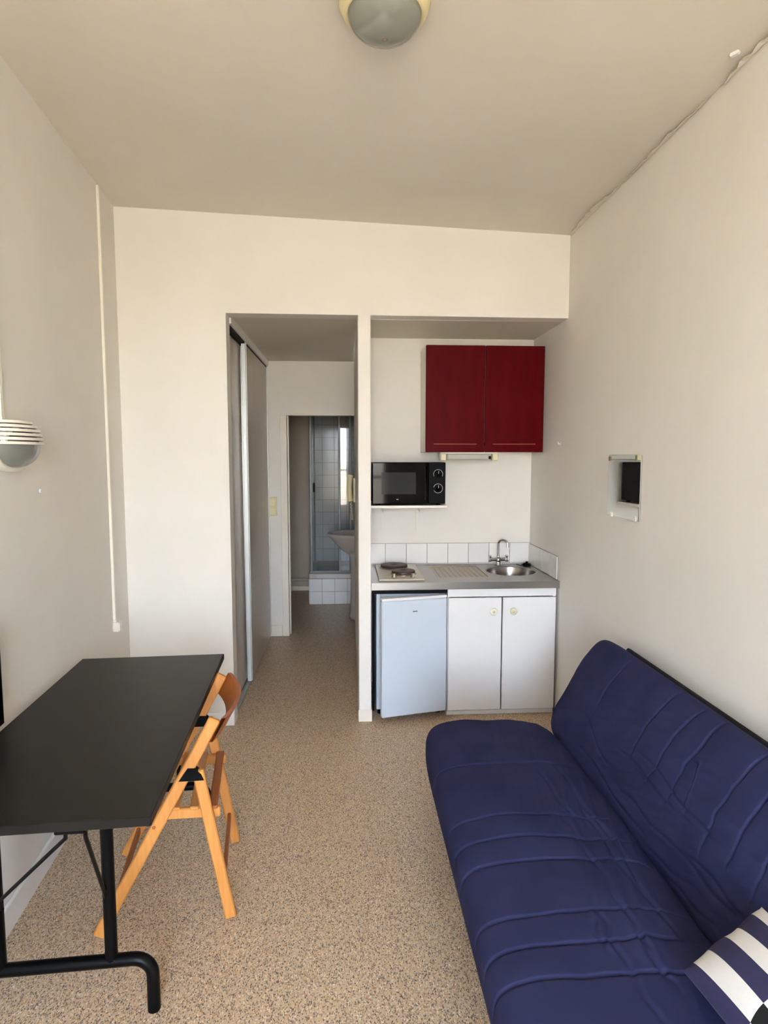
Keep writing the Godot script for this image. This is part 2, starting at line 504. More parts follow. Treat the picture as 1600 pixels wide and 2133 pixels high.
func build_hall():
	var b := MB.new()
	slab(b, -1.5, 0.10, 2.455, 2.57, ZW - 0.09, ZH - 0.1)
	struct("ceiling_hall", b, M.ceiling)
	# wall at the end with the doorway
	b = MB.new()
	slab(b, -1.6, -0.56, 0, 2.5, ZH, ZH - 0.1)
	slab(b, -0.56, 0.10, 1.995, 2.5, ZH, ZH - 0.1)
	slab(b, 0.066, 0.56, 0, 2.5, ZH - 0.02, ZH - 0.1)
	struct("wall_hall_end", b, M.wall)
	b = MB.new()
	slab(b, -0.588, -0.53, 0, 1.985, ZH - 0.11, ZH + 0.012, 0.003)
	slab(b, -0.588, 0.066, 1.985, 2.0, ZH - 0.11, ZH + 0.006, 0.002)
	slab(b, -0.53, -0.518, 0, 1.985, ZH - 0.09, ZH - 0.05, 0.002)
	struct("trim_1", b, M.trim)
	b = MB.new()
	slab(b, -0.73, -0.592, 0, 0.10, ZH, ZH + 0.014, 0.003)
	struct("baseboard_hall", b, M.trim)
	b = MB.new()
	slab(b, -1.42, -1.32, 0, 2.5, ZW - 0.11, ZH)
	struct("wall_closet", b, M.wall)
	# wardrobe with two sliding doors
	var w := thing("sliding_wardrobe", "built-in wardrobe with two beige sliding doors along the hall", "wardrobe", Vector3(-0.72, 0, -4.6))
	var L := func(x, y, z): return Vector3(x + 0.72, y, z + 4.6)
	part("top_rail", L.call(-0.725, 2.43, -4.64), Vector3(0.09, 0.05, 1.74), M.trim, w, 0.003)
	part("track", L.call(-0.73, 2.398, -4.64), Vector3(0.07, 0.014, 1.74), M.black_plastic, w, 0.0)
	part("floor_track", L.call(-0.725, 0.006, -4.64), Vector3(0.05, 0.010, 1.74), M.alu, w, 0.002)
	var doors := [[-0.742, -3.77, -4.42, 2.385], [-0.705, -4.34, -5.505, 2.40]]
	for k in 2:
		var dd: Array = doors[k]
		var zc: float = (dd[1] + dd[2]) * 0.5
		var dr := part("sliding_door", L.call(dd[0], (0.02 + dd[3]) * 0.5, zc), Vector3(0.018, dd[3] - 0.02, dd[1] - dd[2] - 0.03), M.wardrobe, w, 0.001)
		for s in [1, -1]:
			var zz: float = (dd[1] - dd[2]) * 0.5 * s - 0.01 * s
			var h: float = dd[3] - 0.015
			var st := MB.new()
			st.box(Vector3(0, 0, zz), Vector3(0.03, h, 0.022), 0.003)
			obj("edge_profile", st, M.alu_light if k == 1 else M.alu, dr)
			if s == 1 and k == 1:
				st = MB.new()
				st.box(Vector3(0.0165, 0, zz - 0.013), Vector3(0.004, h, 0.012), 0.001)
				obj("handle_groove", st, M.alu_light, dr)
	# light switch and socket plate
	var sw := thing("light_switch", "cream double switch plate on wall beside bathroom doorway", "switch", Vector3(-0.668, 1.18, ZH))
	part("plate", Vector3(0, 0, 0.005), Vector3(0.086, 0.168, 0.010), M.old_cream, sw, 0.003)
	part("rocker", Vector3(0, 0.035, 0.012), Vector3(0.056, 0.062, 0.008), M.cream, sw, 0.002)
	part("socket_face", Vector3(0, -0.042, 0.0105), Vector3(0.056, 0.056, 0.004), M.cream, sw, 0.001)
	# entry phone
	var ph := thing("entry_phone", "cream wall entry phone with coiled cord in the hall", "intercom", Vector3(0.066, 1.27, -5.02))
	part("wall_plate", Vector3(-0.008, 0.08, 0), Vector3(0.016, 0.20, 0.09), M.phone, ph, 0.004)
	b = MB.new()
	var pts := []
	var rad := []
	for k in 13:
		var t := k / 12.0
		pts.append(Vector3(-0.040 - 0.008 * sin(t * PI), -0.01 + 0.215 * t, 0))
		rad.append(0.019 + 0.009 * pow(absf(t * 2.0 - 1.0), 3.0))
	b.tube(pts, rad, 14)
	obj("handset", b, M.phone, ph)
	b = MB.new()
	pts = []
	for k in 160:
		var t := k / 159.0
		var a := t * TAU * 16.0
		var cx := -0.036 + 0.012 * sin(t * PI)
		var cy: float = -0.02 - 0.14 * sin(t * PI) 
		pts.append(Vector3(cx + 0.006 * cos(a), cy + 0.004 * sin(a), 0.015 - 0.045 * t + 0.004 * sin(a)))
	b.tube(pts, 0.0024, 5)
	obj("coiled_cord", b, M.phone, ph)

func tile_wall(parent: Node, at: Vector3, right: Vector3, up: Vector3, nx: int, ny: int, tw: float, th: float, cut := 1.0):
	var out := right.cross(up)
	var bs := Basis(right, up, out)
	for c in nx:
		var w := tw
		if c == 0 and cut < 1.0:
			w = tw * cut
		for r in ny:
			var b := MB.new()
			b.box(Vector3.ZERO, Vector3(w - 0.004, th - 0.004, 0.006), 0.0012, bs)
			var x := (c + 0.5) * tw if c > 0 else tw - w * 0.5
			obj("tile", b, M.tile if rng.randf() < 0.6 else M.tile2, parent, at + right * x + up * ((r + 0.5) * th) + out * (0.003 + rng.randf() * 0.0008))

func build_bathroom():
	var b := MB.new()
	slab(b, -1.5, 1.3, 0, 2.6, ZB, ZB - 0.12)
	var bw := struct("wall_bathroom_end", b, M.wall_beige)
	b = MB.new()
	slab(b, -1.4, -1.28, 0, 2.6, ZH - 0.1, ZB)
	struct("wall_bathroom_left", b, M.wall_beige)
	b = MB.new()
	slab(b, 0.42, 0.54, 0, 2.6, ZH - 0.1, ZB)
	var br := struct("wall_bathroom_right", b, M.wall_beige)
	b = MB.new()
	slab(b, -1.5, 0.6, 2.45, 2.57, ZH - 0.1, ZB - 0.1)
	struct("ceiling_bathroom", b, M.wall_beige)
	b = MB.new()
	slab(b, -1.28, -0.45, 0, 0.055, ZB, ZB + 0.012, 0.003)
	struct("baseboard_bathroom", b, M.trim)
	# tiles behind the shower
	var g := MB.new()
	slab(g, -0.44, 0.42, 0.36, 2.45, ZB, ZB + 0.002)
	obj("grout", g, M.grout, bw)
	tile_wall(bw, Vector3(-0.44, 0.36, ZB + 0.002), Vector3.RIGHT, Vector3.UP, 6, 14, 0.1435, 0.149)
	g = MB.new()
	slab(g, 0.418, 0.42, 0.36, 2.45, ZB, -6.72)
	obj("grout", g, M.grout, br)
	tile_wall(br, Vector3(0.418, 0.36, ZB), Vector3(0, 0, 1), Vector3(0, 1, 0), 5, 14, 0.142, 0.149)
	# pipe
	var p := thing("heating_pipe", "painted pipe running low along the bathroom wall", "pipe", Vector3(-0.85, 0.14, ZB + 0.04))
	b = MB.new()
	b.tube([Vector3(-0.4, 0, 0), Vector3(0.40, 0, 0)], 0.016, 14)
	obj("pipe_run", b, M.pipe, p)
	for x in [-0.3, 0.05, 0.33]:
		part("pipe_clip", Vector3(x, 0, -0.02), Vector3(0.014, 0.045, 0.042), M.pipe, p, 0.002)
	# shower
	var s := thing("shower_cabin", "tiled raised shower with framed glass doors in the bathroom", "shower", Vector3(-0.02, 0, -7.05))
	var L := func(x, y, z): return Vector3(x + 0.02, y, z + 7.05)
	var zf := -6.70
	var base := part("tray_base", L.call(-0.003, 0.143, -7.06), Vector3(0.834, 0.286, 0.70), M.grout, s, 0.0)
	tile_wall(base, Vector3(-0.417, -0.143, 0.35), Vector3.RIGHT, Vector3.UP, 6, 2, 0.139, 0.142)
	tile_wall(base, Vector3(-0.417, -0.143, -0.35), Vector3(0, 0, 1), Vector3(0, 1, 0), 5, 2, 0.139, 0.142)
	b = MB.new()
	slab(b, -0.425, 0.418, 0.286, 0.345, -6.695, -6.78, 0.008)
	slab(b, -0.425, -0.36, 0.286, 0.345, -6.775, ZB + 0.012, 0.008)
	slab(b, -0.36, 0.418, 0.286, 0.30, -6.775, ZB + 0.012)
	b.v = shift(b.v, Vector3(0.02, 0, 7.05))
	obj("tray", b, M.porcelain, s)
	var post := func(x, z, w, h0, h1, mm):
		var q := MB.new()
		q.box(Vector3.ZERO, Vector3(w, h1 - h0, w), 0.003)
		obj("frame_post", q, mm, s, L.call(x, (h0 + h1) * 0.5, z))
	for x in [-0.395, -0.085, 0.035, 0.395]:
		post.call(x, -6.735, 0.026, 0.345, 2.08, M.shower_frame)
	post.call(-0.395, ZB + 0.03, 0.026, 0.345, 2.08, M.shower_frame)
	part("top_frame", L.call(0.0, 2.095, -6.735), Vector3(0.83, 0.03, 0.03), M.shower_frame, s)
	part("top_frame", L.call(-0.395, 2.095, -7.07), Vector3(0.03, 0.03, 0.65), M.shower_frame, s)
	part("bottom_frame", L.call(0.0, 0.358, -6.735), Vector3(0.83, 0.026, 0.03), M.shower_frame, s)
	for q in [[-0.382, -0.098, -6.738], [-0.072, 0.022, -6.730], [0.048, 0.382, -6.738]]:
		part("glass_panel", L.call((q[0] + q[1]) * 0.5, 1.225, q[2]), Vector3(q[1] - q[0], 1.71, 0.005), M.shower_glass if q[2] > -6.735 else M.tinted_glass, s, 0.0)
	part("glass_panel", L.call(-0.395, 1.225, -7.07), Vector3(0.005, 1.71, 0.62), M.shower_glass, s, 0.0)
	part("door_handle", L.call(-0.36, 1.29, -6.715), Vector3(0.02, 0.10, 0.025), M.black_plastic, s, 0.004)
	# washbasin on its pedestal
	var k := thing("washbasin", "pedestal washbasin in front of the shower", "washbasin", Vector3(0.12, 0, -6.1))
	b = MB.new()
	var prof := [[0.12, 0.66], [0.19, 0.71], [0.265, 0.80], [0.30, 0.835], [0.312, 0.855], [0.306, 0.868], [0.285, 0.868], [0.262, 0.85], [0.23, 0.80], [0.15, 0.745], [0.02, 0.735]]
	var pp := PackedVector3Array()
	for q in prof:
		for a in 40:
			var an := -TAU * a / 40.0
			var r: float = q[0]
			pp.append(Vector3(r * (1.03 if cos(an) < 0.0 else 0.92) * cos(an), q[1], r * 0.82 * sin(an)))
	b.grid(pp, 40, prof.size(), true)
	obj("basin", b, M.porcelain, k)
	b = MB.new()
	b.lathe([Vector2(0.0, 0.0), Vector2(0.105, 0.0), Vector2(0.108, 0.03), Vector2(0.095, 0.10), Vector2(0.088, 0.4), Vector2(0.10, 0.62), Vector2(0.13, 0.69), Vector2(0.0, 0.70)], Vector3(0.0, 0, 0), 28)
	obj("pedestal", b, M.porcelain, k)
	b = MB.new()
	b.tube([Vector3(0.22, 0.86, 0), Vector3(0.22, 0.95, 0), Vector3(0.20, 0.975, 0), Vector3(0.13, 0.965, 0), Vector3(0.11, 0.945, 0)], 0.011, 10)
	obj("tap", b, M.chrome, k)

func shift(a: PackedVector3Array, d: Vector3) -> PackedVector3Array:
	var o := PackedVector3Array()
	for p in a:
		o.append(p + d)
	return o

func csg_box(parent: Node, c: Vector3, s: Vector3, m: Material, op := CSGShape3D.OPERATION_UNION):
	var o := CSGBox3D.new()
	o.size = s
	o.position = c
	o.material = m
	o.operation = op
	parent.add_child(o)

func build_kitchen():
	# tile splashback, fixed to the kitchen wall and the right wall
	var kw: Node = get_node("wall_kitchen")
	var g := MB.new()
	slab(g, 0.142, XR, 0.86, 1.008, ZK, ZK + 0.004)
	obj("grout", g, M.grout, kw)
	tile_wall(kw, Vector3(0.119, 0.862, ZK + 0.004), Vector3.RIGHT, Vector3.UP, 8, 1, 0.149, 0.146, 0.84)
	var rw: Node = get_node("wall_right")
	g = MB.new()
	slab(g, XR - 0.004, XR, 0.852, 1.003, ZK, -3.712)
	obj("grout", g, M.grout, rw)
	tile_wall(rw, Vector3(XR - 0.004, 0.856, ZK + 0.012), Vector3(0, 0, 1), Vector3(0, 1, 0), 4, 1, 0.150, 0.146)
	var kz := func(x, y, z): return Vector3(x - 0.73, y, z + 4.0)
	# worktop with bowl and drainer
	var w := thing("sink_worktop", "stainless steel kitchenette worktop with round sink bowl and drainer", "sink", Vector3(0.73, 0, -4.0))
	var top := CSGCombiner3D.new()
	top.name = "worktop_plate"
	w.add_child(top, true)
	csg_box(top, kz.call(0.727, 0.842, -4.006), Vector3(1.166, 0.026, 0.64), M.steel)
	csg_box(top, kz.call(0.727, 0.833, -3.690), Vector3(1.166, 0.044, 0.012), M.steel)
	var bowl_at: Vector3 = kz.call(1.098, 0.842, -4.035)
	var cyl := CSGCylinder3D.new()
	cyl.radius = 0.163
	cyl.height = 0.1
	cyl.sides = 48
	cyl.position = bowl_at
	cyl.operation = CSGShape3D.OPERATION_SUBTRACTION
	cyl.material = M.steel
	top.add_child(cyl)
	csg_box(top, kz.call(0.735, 0.856, -4.045), Vector3(0.335, 0.016, 0.40), M.drainer, CSGShape3D.OPERATION_SUBTRACTION)
	var b := MB.new()
	b.lathe([Vector2(0.170, 0.8552), Vector2(0.165, 0.8554), Vector2(0.160, 0.851), Vector2(0.155, 0.80), Vector2(0.145, 0.745), Vector2(0.12, 0.725), Vector2(0.03, 0.718), Vector2(0.0, 0.718)], Vector3(bowl_at.x, 0, bowl_at.z), 48, Basis.IDENTITY, true)
	obj("bowl", b, M.steel_bowl, w)
	b = MB.new()
	b.lathe([Vector2(0.0, 0.723), Vector2(0.018, 0.723), Vector2(0.028, 0.719)], Vector3(bowl_at.x, 0, bowl_at.z), 20, Basis.IDENTITY, true)
	obj("drain", b, M.chrome, w)
	for k in 9:
		part("drainer_rib", kz.call(0.60 + k * 0.034, 0.8495, -4.045), Vector3(0.010, 0.004, 0.36), M.drainer, w, 0.0015)
	# stopper
	var pl := thing("sink_stopper", "black rubber sink stopper lying in the worktop corner", "stopper", Vector3(1.262, 0.8556, -4.225))
	b = MB.new()
	b.lathe([Vector2(0.0, 0.0), Vector2(0.026, 0.0), Vector2(0.03, 0.006), Vector2(0.026, 0.016), Vector2(0.008, 0.018), Vector2(0.007, 0.03), Vector2(0.0, 0.031)], Vector3.ZERO, 20)
	obj("plug", b, M.black_plastic, pl)
	b = MB.new()
	b.tube([Vector3(0, 0.028, 0), Vector3(-0.02, 0.018, 0.02), Vector3(-0.05, 0.004, 0.02), Vector3(-0.065, 0.004, -0.03)], 0.0025, 6)
	obj("chain", b, M.black_plastic, pl)
	# mixer tap
	var t := thing("mixer_tap", "chrome swan neck mixer tap with two cross handles behind sink", "tap", Vector3(1.065, 0.8556, -4.255))
	b = MB.new()
	b.lathe([Vector2(0.0, 0.0), Vector2(0.027, 0.0), Vector2(0.027, 0.006), Vector2(0.02, 0.012), Vector2(0.018, 0.03), Vector2(0.022, 0.045), Vector2(0.014, 0.06), Vector2(0.0, 0.062)], Vector3.ZERO, 24)
	b.tube([Vector3(-0.05, 0.042, 0), Vector3(0.05, 0.042, 0)], 0.013, 14)
	obj("body", b, M.chrome, t)
	b = MB.new()
	var pts := [Vector3(0, 0.05, 0)]
	for k in 16:
		var a := k / 15.0 * PI * 1.05
		pts.append(Vector3(0.026 - 0.026 * cos(a), 0.155 + 0.026 * sin(a) + (k / 15.0) * 0.004, 0.03 * (1.0 - cos(a)) * 0.8))
	pts.append(pts[-1] + Vector3(0.001, -0.022, 0.002))
	b.tube(pts, 0.0085, 14)
	obj("spout", b, M.chrome, t)
	for s in [-1, 1]:
		b = MB.new()
		var c := Vector3(0.06 * s, 0.05, 0.004)
		b.tube([c - Vector3(0.012 * s, 0.008, 0), c], 0.014, 14)
		for k in 2:
			var a := 0.6 + k * PI * 0.5
			var d := Vector3(0, cos(a), sin(a)) * 0.027
			b.tube([c - d, c - d * 0.5, c + d * 0.5, c + d], [0.008, 0.0055, 0.0055, 0.008], 10)
		obj("cross_handle", b, M.chrome, t)
	# hob
	var h := thing("electric_hob", "cream electric hob with two dark plates set in worktop", "hob", Vector3(0.335, 0.8556, -4.01))
	part("hob_top", Vector3(0, 0.005, 0), Vector3(0.285, 0.010, 0.53), M.hob_top, h, 0.003)
	for q in [[-0.018, -0.135, 0.092], [0.026, 0.085, 0.076]]:
		b = MB.new()
		var r: float = q[2]
		b.lathe([Vector2(r + 0.008, 0.010), Vector2(r + 0.007, 0.016), Vector2(r + 0.001, 0.017)], Vector3(q[0], 0, q[1]), 36)
		var ring := obj("plate_ring", b, M.steel, h)
		b = MB.new()
		b.lathe([Vector2(r, 0.010), Vector2(r, 0.030), Vector2(r - 0.004, 0.034), Vector2(r * 0.3, 0.034), Vector2(r * 0.28, 0.031), Vector2(0, 0.031)], Vector3(q[0], 0, q[1]), 36)
		obj("hot_plate", b, M.hob_plate, ring)
	for x in [-0.045, 0.075]:
		b = MB.new()
		b.lathe([Vector2(0.0, 0.010), Vector2(0.018, 0.010), Vector2(0.018, 0.014), Vector2(0.013, 0.016), Vector2(0.012, 0.034), Vector2(0.0, 0.035)], Vector3(x, 0, 0.205), 20)
		obj("control_knob", b, M.chrome, h)
	# base cabinet
	var c := thing("base_cabinet", "white two-door sink cabinet with round cream knobs", "cabinet", Vector3(0.957, 0, -4.0))
	var L := func(x, y, z): return Vector3(x - 0.957, y, z + 4.0)
	b = MB.new()
	slab(b, 0.616, 0.632, 0.0, 0.828, -3.72, -4.30)
	slab(b, 1.282, 1.298, 0.0, 0.828, -3.72, -4.30)
	slab(b, 0.632, 1.282, 0.012, 0.05, -3.73, -4.30)
	slab(b, 0.632, 1.282, 0.05, 0.70, -4.29, -4.30)
	b.v = shift(b.v, Vector3(-0.957, 0, 4.0))
	obj("carcass", b, M.cabinet_white, c)
	part("top_rail", L.call(0.957, 0.788, -3.715), Vector3(0.682, 0.060, 0.018), M.cabinet_white, c)
	part("plinth", L.call(0.957, 0.017, -3.722), Vector3(0.682, 0.030, 0.016), M.cabinet_white, c)
	for q in [[0.619, 0.953, 0.898], [0.960, 1.295, 1.022]]:
		var xm: float = (q[0] + q[1]) * 0.5
		var d := part("door", L.call(xm, 0.395, -3.706), Vector3(q[1] - q[0], 0.716, 0.018), M.cabinet_white, c, 0.003)
		b = MB.new()
		var tilt := Basis(Vector3.RIGHT, PI * 0.5)
		b.lathe([Vector2(0.0, 0.0), Vector2(0.012, 0.0), Vector2(0.010, 0.010), Vector2(0.021, 0.016), Vector2(0.023, 0.022), Vector2(0.018, 0.028), Vector2(0.0, 0.031)], Vector3(q[2] - xm, 0.275, 0.009), 24, tilt)
		obj("knob", b, M.knob, d)
	# fridge
	var f := thing("mini_fridge", "white under-counter fridge with its door ajar", "fridge", Vector3(0.385, 0, -4.0))
	var F := func(x, y, z): return Vector3(x - 0.385, y, z + 4.0)
	b = MB.new()
	slab(b, 0.176, 0.206, 0.04, 0.780, -3.735, -4.25, 0.004)
	slab(b, 0.570, 0.600, 0.04, 0.780, -3.735, -4.25, 0.004)
	slab(b, 0.206, 0.570, 0.75, 0.780, -3.735, -4.25)
	slab(b, 0.206, 0.570, 0.04, 0.09, -3.735, -4.25)
	slab(b, 0.206, 0.570, 0.09, 0.75, -4.21, -4.25)
	b.v = shift(b.v, Vector3(-0.385, 0, 4.0))
	obj("body", b, M.enamel, f)
	for y in [0.30, 0.52]:
		part("shelf", F.call(0.388, y, -3.98), Vector3(0.36, 0.006, 0.44), M.glass, f, 0.001)
	for q in [[0.20, -3.78], [0.57, -3.78], [0.20, -4.2], [0.57, -4.2]]:
		b = MB.new()
		b.tube([F.call(q[0], 0.0, q[1]), F.call(q[0], 0.045, q[1])], 0.016, 12)
		obj("foot", b, M.black_plastic, f)
	var door := Node3D.new()
	door.name = "fridge_door"
	f.add_child(door)
	door.position = F.call(0.602, 0.0, -3.722)
	door.rotation.y = deg_to_rad(13.0)
	part("door_panel", Vector3(-0.2105, 0.402, 0.020), Vector3(0.417, 0.716, 0.040), M.enamel, door, 0.006)
	part("door_cap", Vector3(-0.2105, 0.769, 0.020), Vector3(0.417, 0.016, 0.040), M.white, door, 0.004)
	part("gasket", Vector3(-0.2105, 0.402, -0.005), Vector3(0.39, 0.69, 0.012), M.gasket, door, 0.003)
	b = MB.new()
	b.box(Vector3(-0.21, 0.690, 0.0405), Vector3(0.030, 0.006, 0.0014), 0.0)
	obj("badge", b, M.print_dark, door)
	# hinge plate on top, dark strip above the fridge
	part("hinge", F.call(0.575, 0.7815, -3.735), Vector3(0.05, 0.003, 0.05), M.gasket, f, 0.002)
	var cl := thing("filler_rail", "black support rail under the worktop above the fridge", "rail", Vector3(0.38, 0.80, -3.72))
	part("rail_bar", Vector3(0, -0.003, 0.012), Vector3(0.465, 0.026, 0.02), M.black_plastic, cl, 0.002)
	part("rail_bracket", Vector3(-0.222, -0.38, -0.06), Vector3(0.012, 0.80, 0.03), M.black_plastic, cl, 0.001)
	# wall cabinet
	var u := thing("wall_cabinet", "dark red two-door wall cabinet above the sink", "cabinet", Vector3(0.903, 1.65, ZK))
	var U := func(x, y, z): return Vector3(x - 0.903, y - 1.65, z - ZK)
	part("carcass", U.call(0.903, 1.995, -4.185), Vector3(0.778, 0.688, 0.29), M.cream_white, u, 0.002)
	for q in [[0.513, 0.9005], [0.9045, 1.293]]:
		var xm: float = (q[0] + q[1]) * 0.5
		var ww: float = q[1] - q[0]
		b = MB.new()
		b.box(Vector3(0, 0.0245, 0), Vector3(ww, 0.639, 0.02), 0.003)
		b.box(Vector3(0, -0.3165, 0), Vector3(ww, 0.055, 0.02), 0.003)
		b.box(Vector3(0, -0.292, -0.004), Vector3(ww, 0.02, 0.012), 0.0)
		var d := obj("door", b, M.red, u, U.call(xm, 1.995, -4.028))
		b = MB.new()
		b.box(Vector3(0, -0.2915, 0.012), Vector3(0.285, 0.007, 0.014), 0.002)
		obj("grip_strip", b, M.red_edge, d)
	# strip light below the cabinet
	var sl := thing("strip_light", "slim under-cabinet strip light with cream end caps", "light fitting", Vector3(0.81, 1.62, -4.08))
	part("diffuser", Vector3(0, 0, 0), Vector3(0.30, 0.042, 0.05), M.diffuser, sl, 0.008)
	part("mounting_plate", Vector3(0, 0.026, 0), Vector3(0.385, 0.010, 0.055), M.cream_white, sl, 0.002)
	for s in [-1, 1]:
		part("end_cap", Vector3(0.174 * s, -0.002, 0), Vector3(0.040, 0.048, 0.058), M.cream, sl, 0.006)
	part("switch", Vector3(0.136, -0.004, 0.028), Vector3(0.016, 0.02, 0.008), M.black_plastic, sl, 0.002)
	# shelf
	var sh := thing("wall_shelf", "thin white wall shelf carrying the microwave", "shelf", Vector3(0.40, 1.285, -4.17))
	part("board", Vector3(0, 0.008, 0), Vector3(0.515, 0.018, 0.315), M.cream_white, sh, 0.002)
	for x in [-0.158, 0.091]:
		var br := part("bracket", Vector3(x, -0.095, -0.152), Vector3(0.014, 0.17, 0.008), M.trim, sh, 0.001)
		b = MB.new()
		b.beam(Vector3(0, 0.085, 0.005), Vector3(0, 0.06, 0.20), 0.018, 0.004, Vector3.RIGHT, 0.001)
		obj("bracket_arm", b, M.trim, br)
	# microwave
	var m := thing("microwave_oven", "black microwave oven with two round dials on white shelf", "microwave", Vector3(0.403, 1.303, -4.15))
	part("body", Vector3(0, 0.146, -0.01), Vector3(0.478, 0.270, 0.29), M.black_plastic, m, 0.005)
	for q in [[-0.2, -0.12], [0.2, -0.12], [-0.2, 0.10], [0.2, 0.10]]:
		b = MB.new()
		b.tube([Vector3(q[0], 0.0, q[1]), Vector3(q[0], 0.013, q[1])], 0.015, 10)
		obj("foot", b, M.black_plastic, m)
	var md := part("door", Vector3(-0.058, 0.146, 0.147), Vector3(0.362, 0.270, 0.024), M.black_gloss, m, 0.004)
	part("door_window", Vector3(-0.010, 0.0, 0.0122), Vector3(0.225, 0.142, 0.0016), M.mw_window, md, 0.0)
	b = MB.new()
	b.box(Vector3(-0.018, -0.105, 0.0126), Vector3(0.014, 0.005, 0.001), 0.0)
	obj("logo", b, M.print, md)
	b = MB.new()
	b.box(Vector3(0.168, 0, 0.013), Vector3(0.012, 0.225, 0.014), 0.004)
	obj("handle", b, M.black_gloss, md)
	part("control_panel", Vector3(0.183, 0.146, 0.146), Vector3(0.112, 0.270, 0.022), M.black_plastic, m, 0.004)
	for y in [0.205, 0.112]:
		b = MB.new()
		var tl := Basis(Vector3.RIGHT, PI * 0.5)
		b.lathe([Vector2(0.026, 0.0), Vector2(0.026, 0.016), Vector2(0.022, 0.020), Vector2(0.0, 0.020)], Vector3(0.190, y, 0.157), 28, tl)
		var dial := obj("dial", b, M.black_plastic, m)
		b = MB.new()
		var arc := []
		for k in 25:
			var a := lerpf(-0.15 * PI, 1.15 * PI, k / 24.0) if y > 0.15 else lerpf(-0.85 * PI, 0.92 * PI, k / 24.0)
			arc.append(Vector3(0.190 + 0.030 * cos(a), y + 0.030 * sin(a), 0.1575))
		b.tube(arc, 0.0016, 5)
		obj("dial_scale", b, M.print, dial)
		b = MB.new()
		b.box(Vector3(0.190, y + 0.012, 0.1775), Vector3(0.003, 0.018, 0.002), 0.0)
		obj("dial_mark", b, M.print, dial)

func cushion(a: float, b: float, hl: float, n1: float, n2: float, np: float, fn: Callable, nu := 190, nv := 760) -> MB:
	# a padded block: superellipse section (x = a, y = b), rounded off at both ends along z
	# the section is sampled densely where it shows (top and front), sparsely below
	var fine := PackedVector2Array()
	var run := PackedFloat32Array([0.0])
	for c in 2001:
		var an := TAU * c / 2000.0
		fine.append(Vector2(signf(cos(an)) * pow(absf(cos(an)), 2.0 / n1), signf(sin(an)) * pow(absf(sin(an)), 2.0 / n1)))
		if c > 0:
			var st := Vector2(a * (fine[c].x - fine[c - 1].x), b * (fine[c].y - fine[c - 1].y)).length()
			run.append(run[c - 1] + st * (1.0 if fine[c].y > -0.35 else 0.15))
	var sec := PackedVector2Array()
	var j := 0
	for c in nu:
		var want := run[2000] * c / nu
		while j < 1999 and run[j + 1] < want:
			j += 1
		sec.append(fine[j].lerp(fine[j + 1], clampf((want - run[j]) / maxf(run[j + 1] - run[j], 1e-9), 0.0, 1.0)))
	var p := PackedVector3Array()
	for r in nv + 1:
		var t := -cos(PI * r / nv)
		t = lerpf(t, r * 2.0 / nv - 1.0, 0.75)
		var k := pow(maxf(0.0, 1.0 - pow(absf(t), n2)), 1.0 / n2)
		var kx := 0.35 + 0.65 * pow(maxf(0.0, 1.0 - pow(absf(t), np)), 1.0 / np)
		for c in nu:
			p.append(fn.call(Vector3(sec[c].x * a * kx, sec[c].y * b * k, t * hl), sec[c].x, sec[c].y, t))
	var m := MB.new()
	m.grid(p, nu, nv + 1, true)
	return m

func crease(lines: Array, x: float, z: float) -> float:
	# shallow valleys with a raised lip along short lines of pulled cloth
	var d := 0.0
	for l in lines:
		if z < l[1] - 0.06 or z > l[3] + 0.06:
			continue
		var t := clampf((z - l[1]) / (l[3] - l[1]), 0.0, 1.0)
		var off: float = x - lerpf(l[0], l[2], t) - 0.006 * sin(t * 7.0)
		var far: float = maxf(maxf(l[1] - z, z - l[3]), 0.0)
		d += (0.4 * groove(off - 0.013, 0.010) - groove(off, 0.0052)) * exp(-far * far / 0.0008)
	return d

func groove(z: float, w: float) -> float:
	return exp(-(z * z) / (w * w))

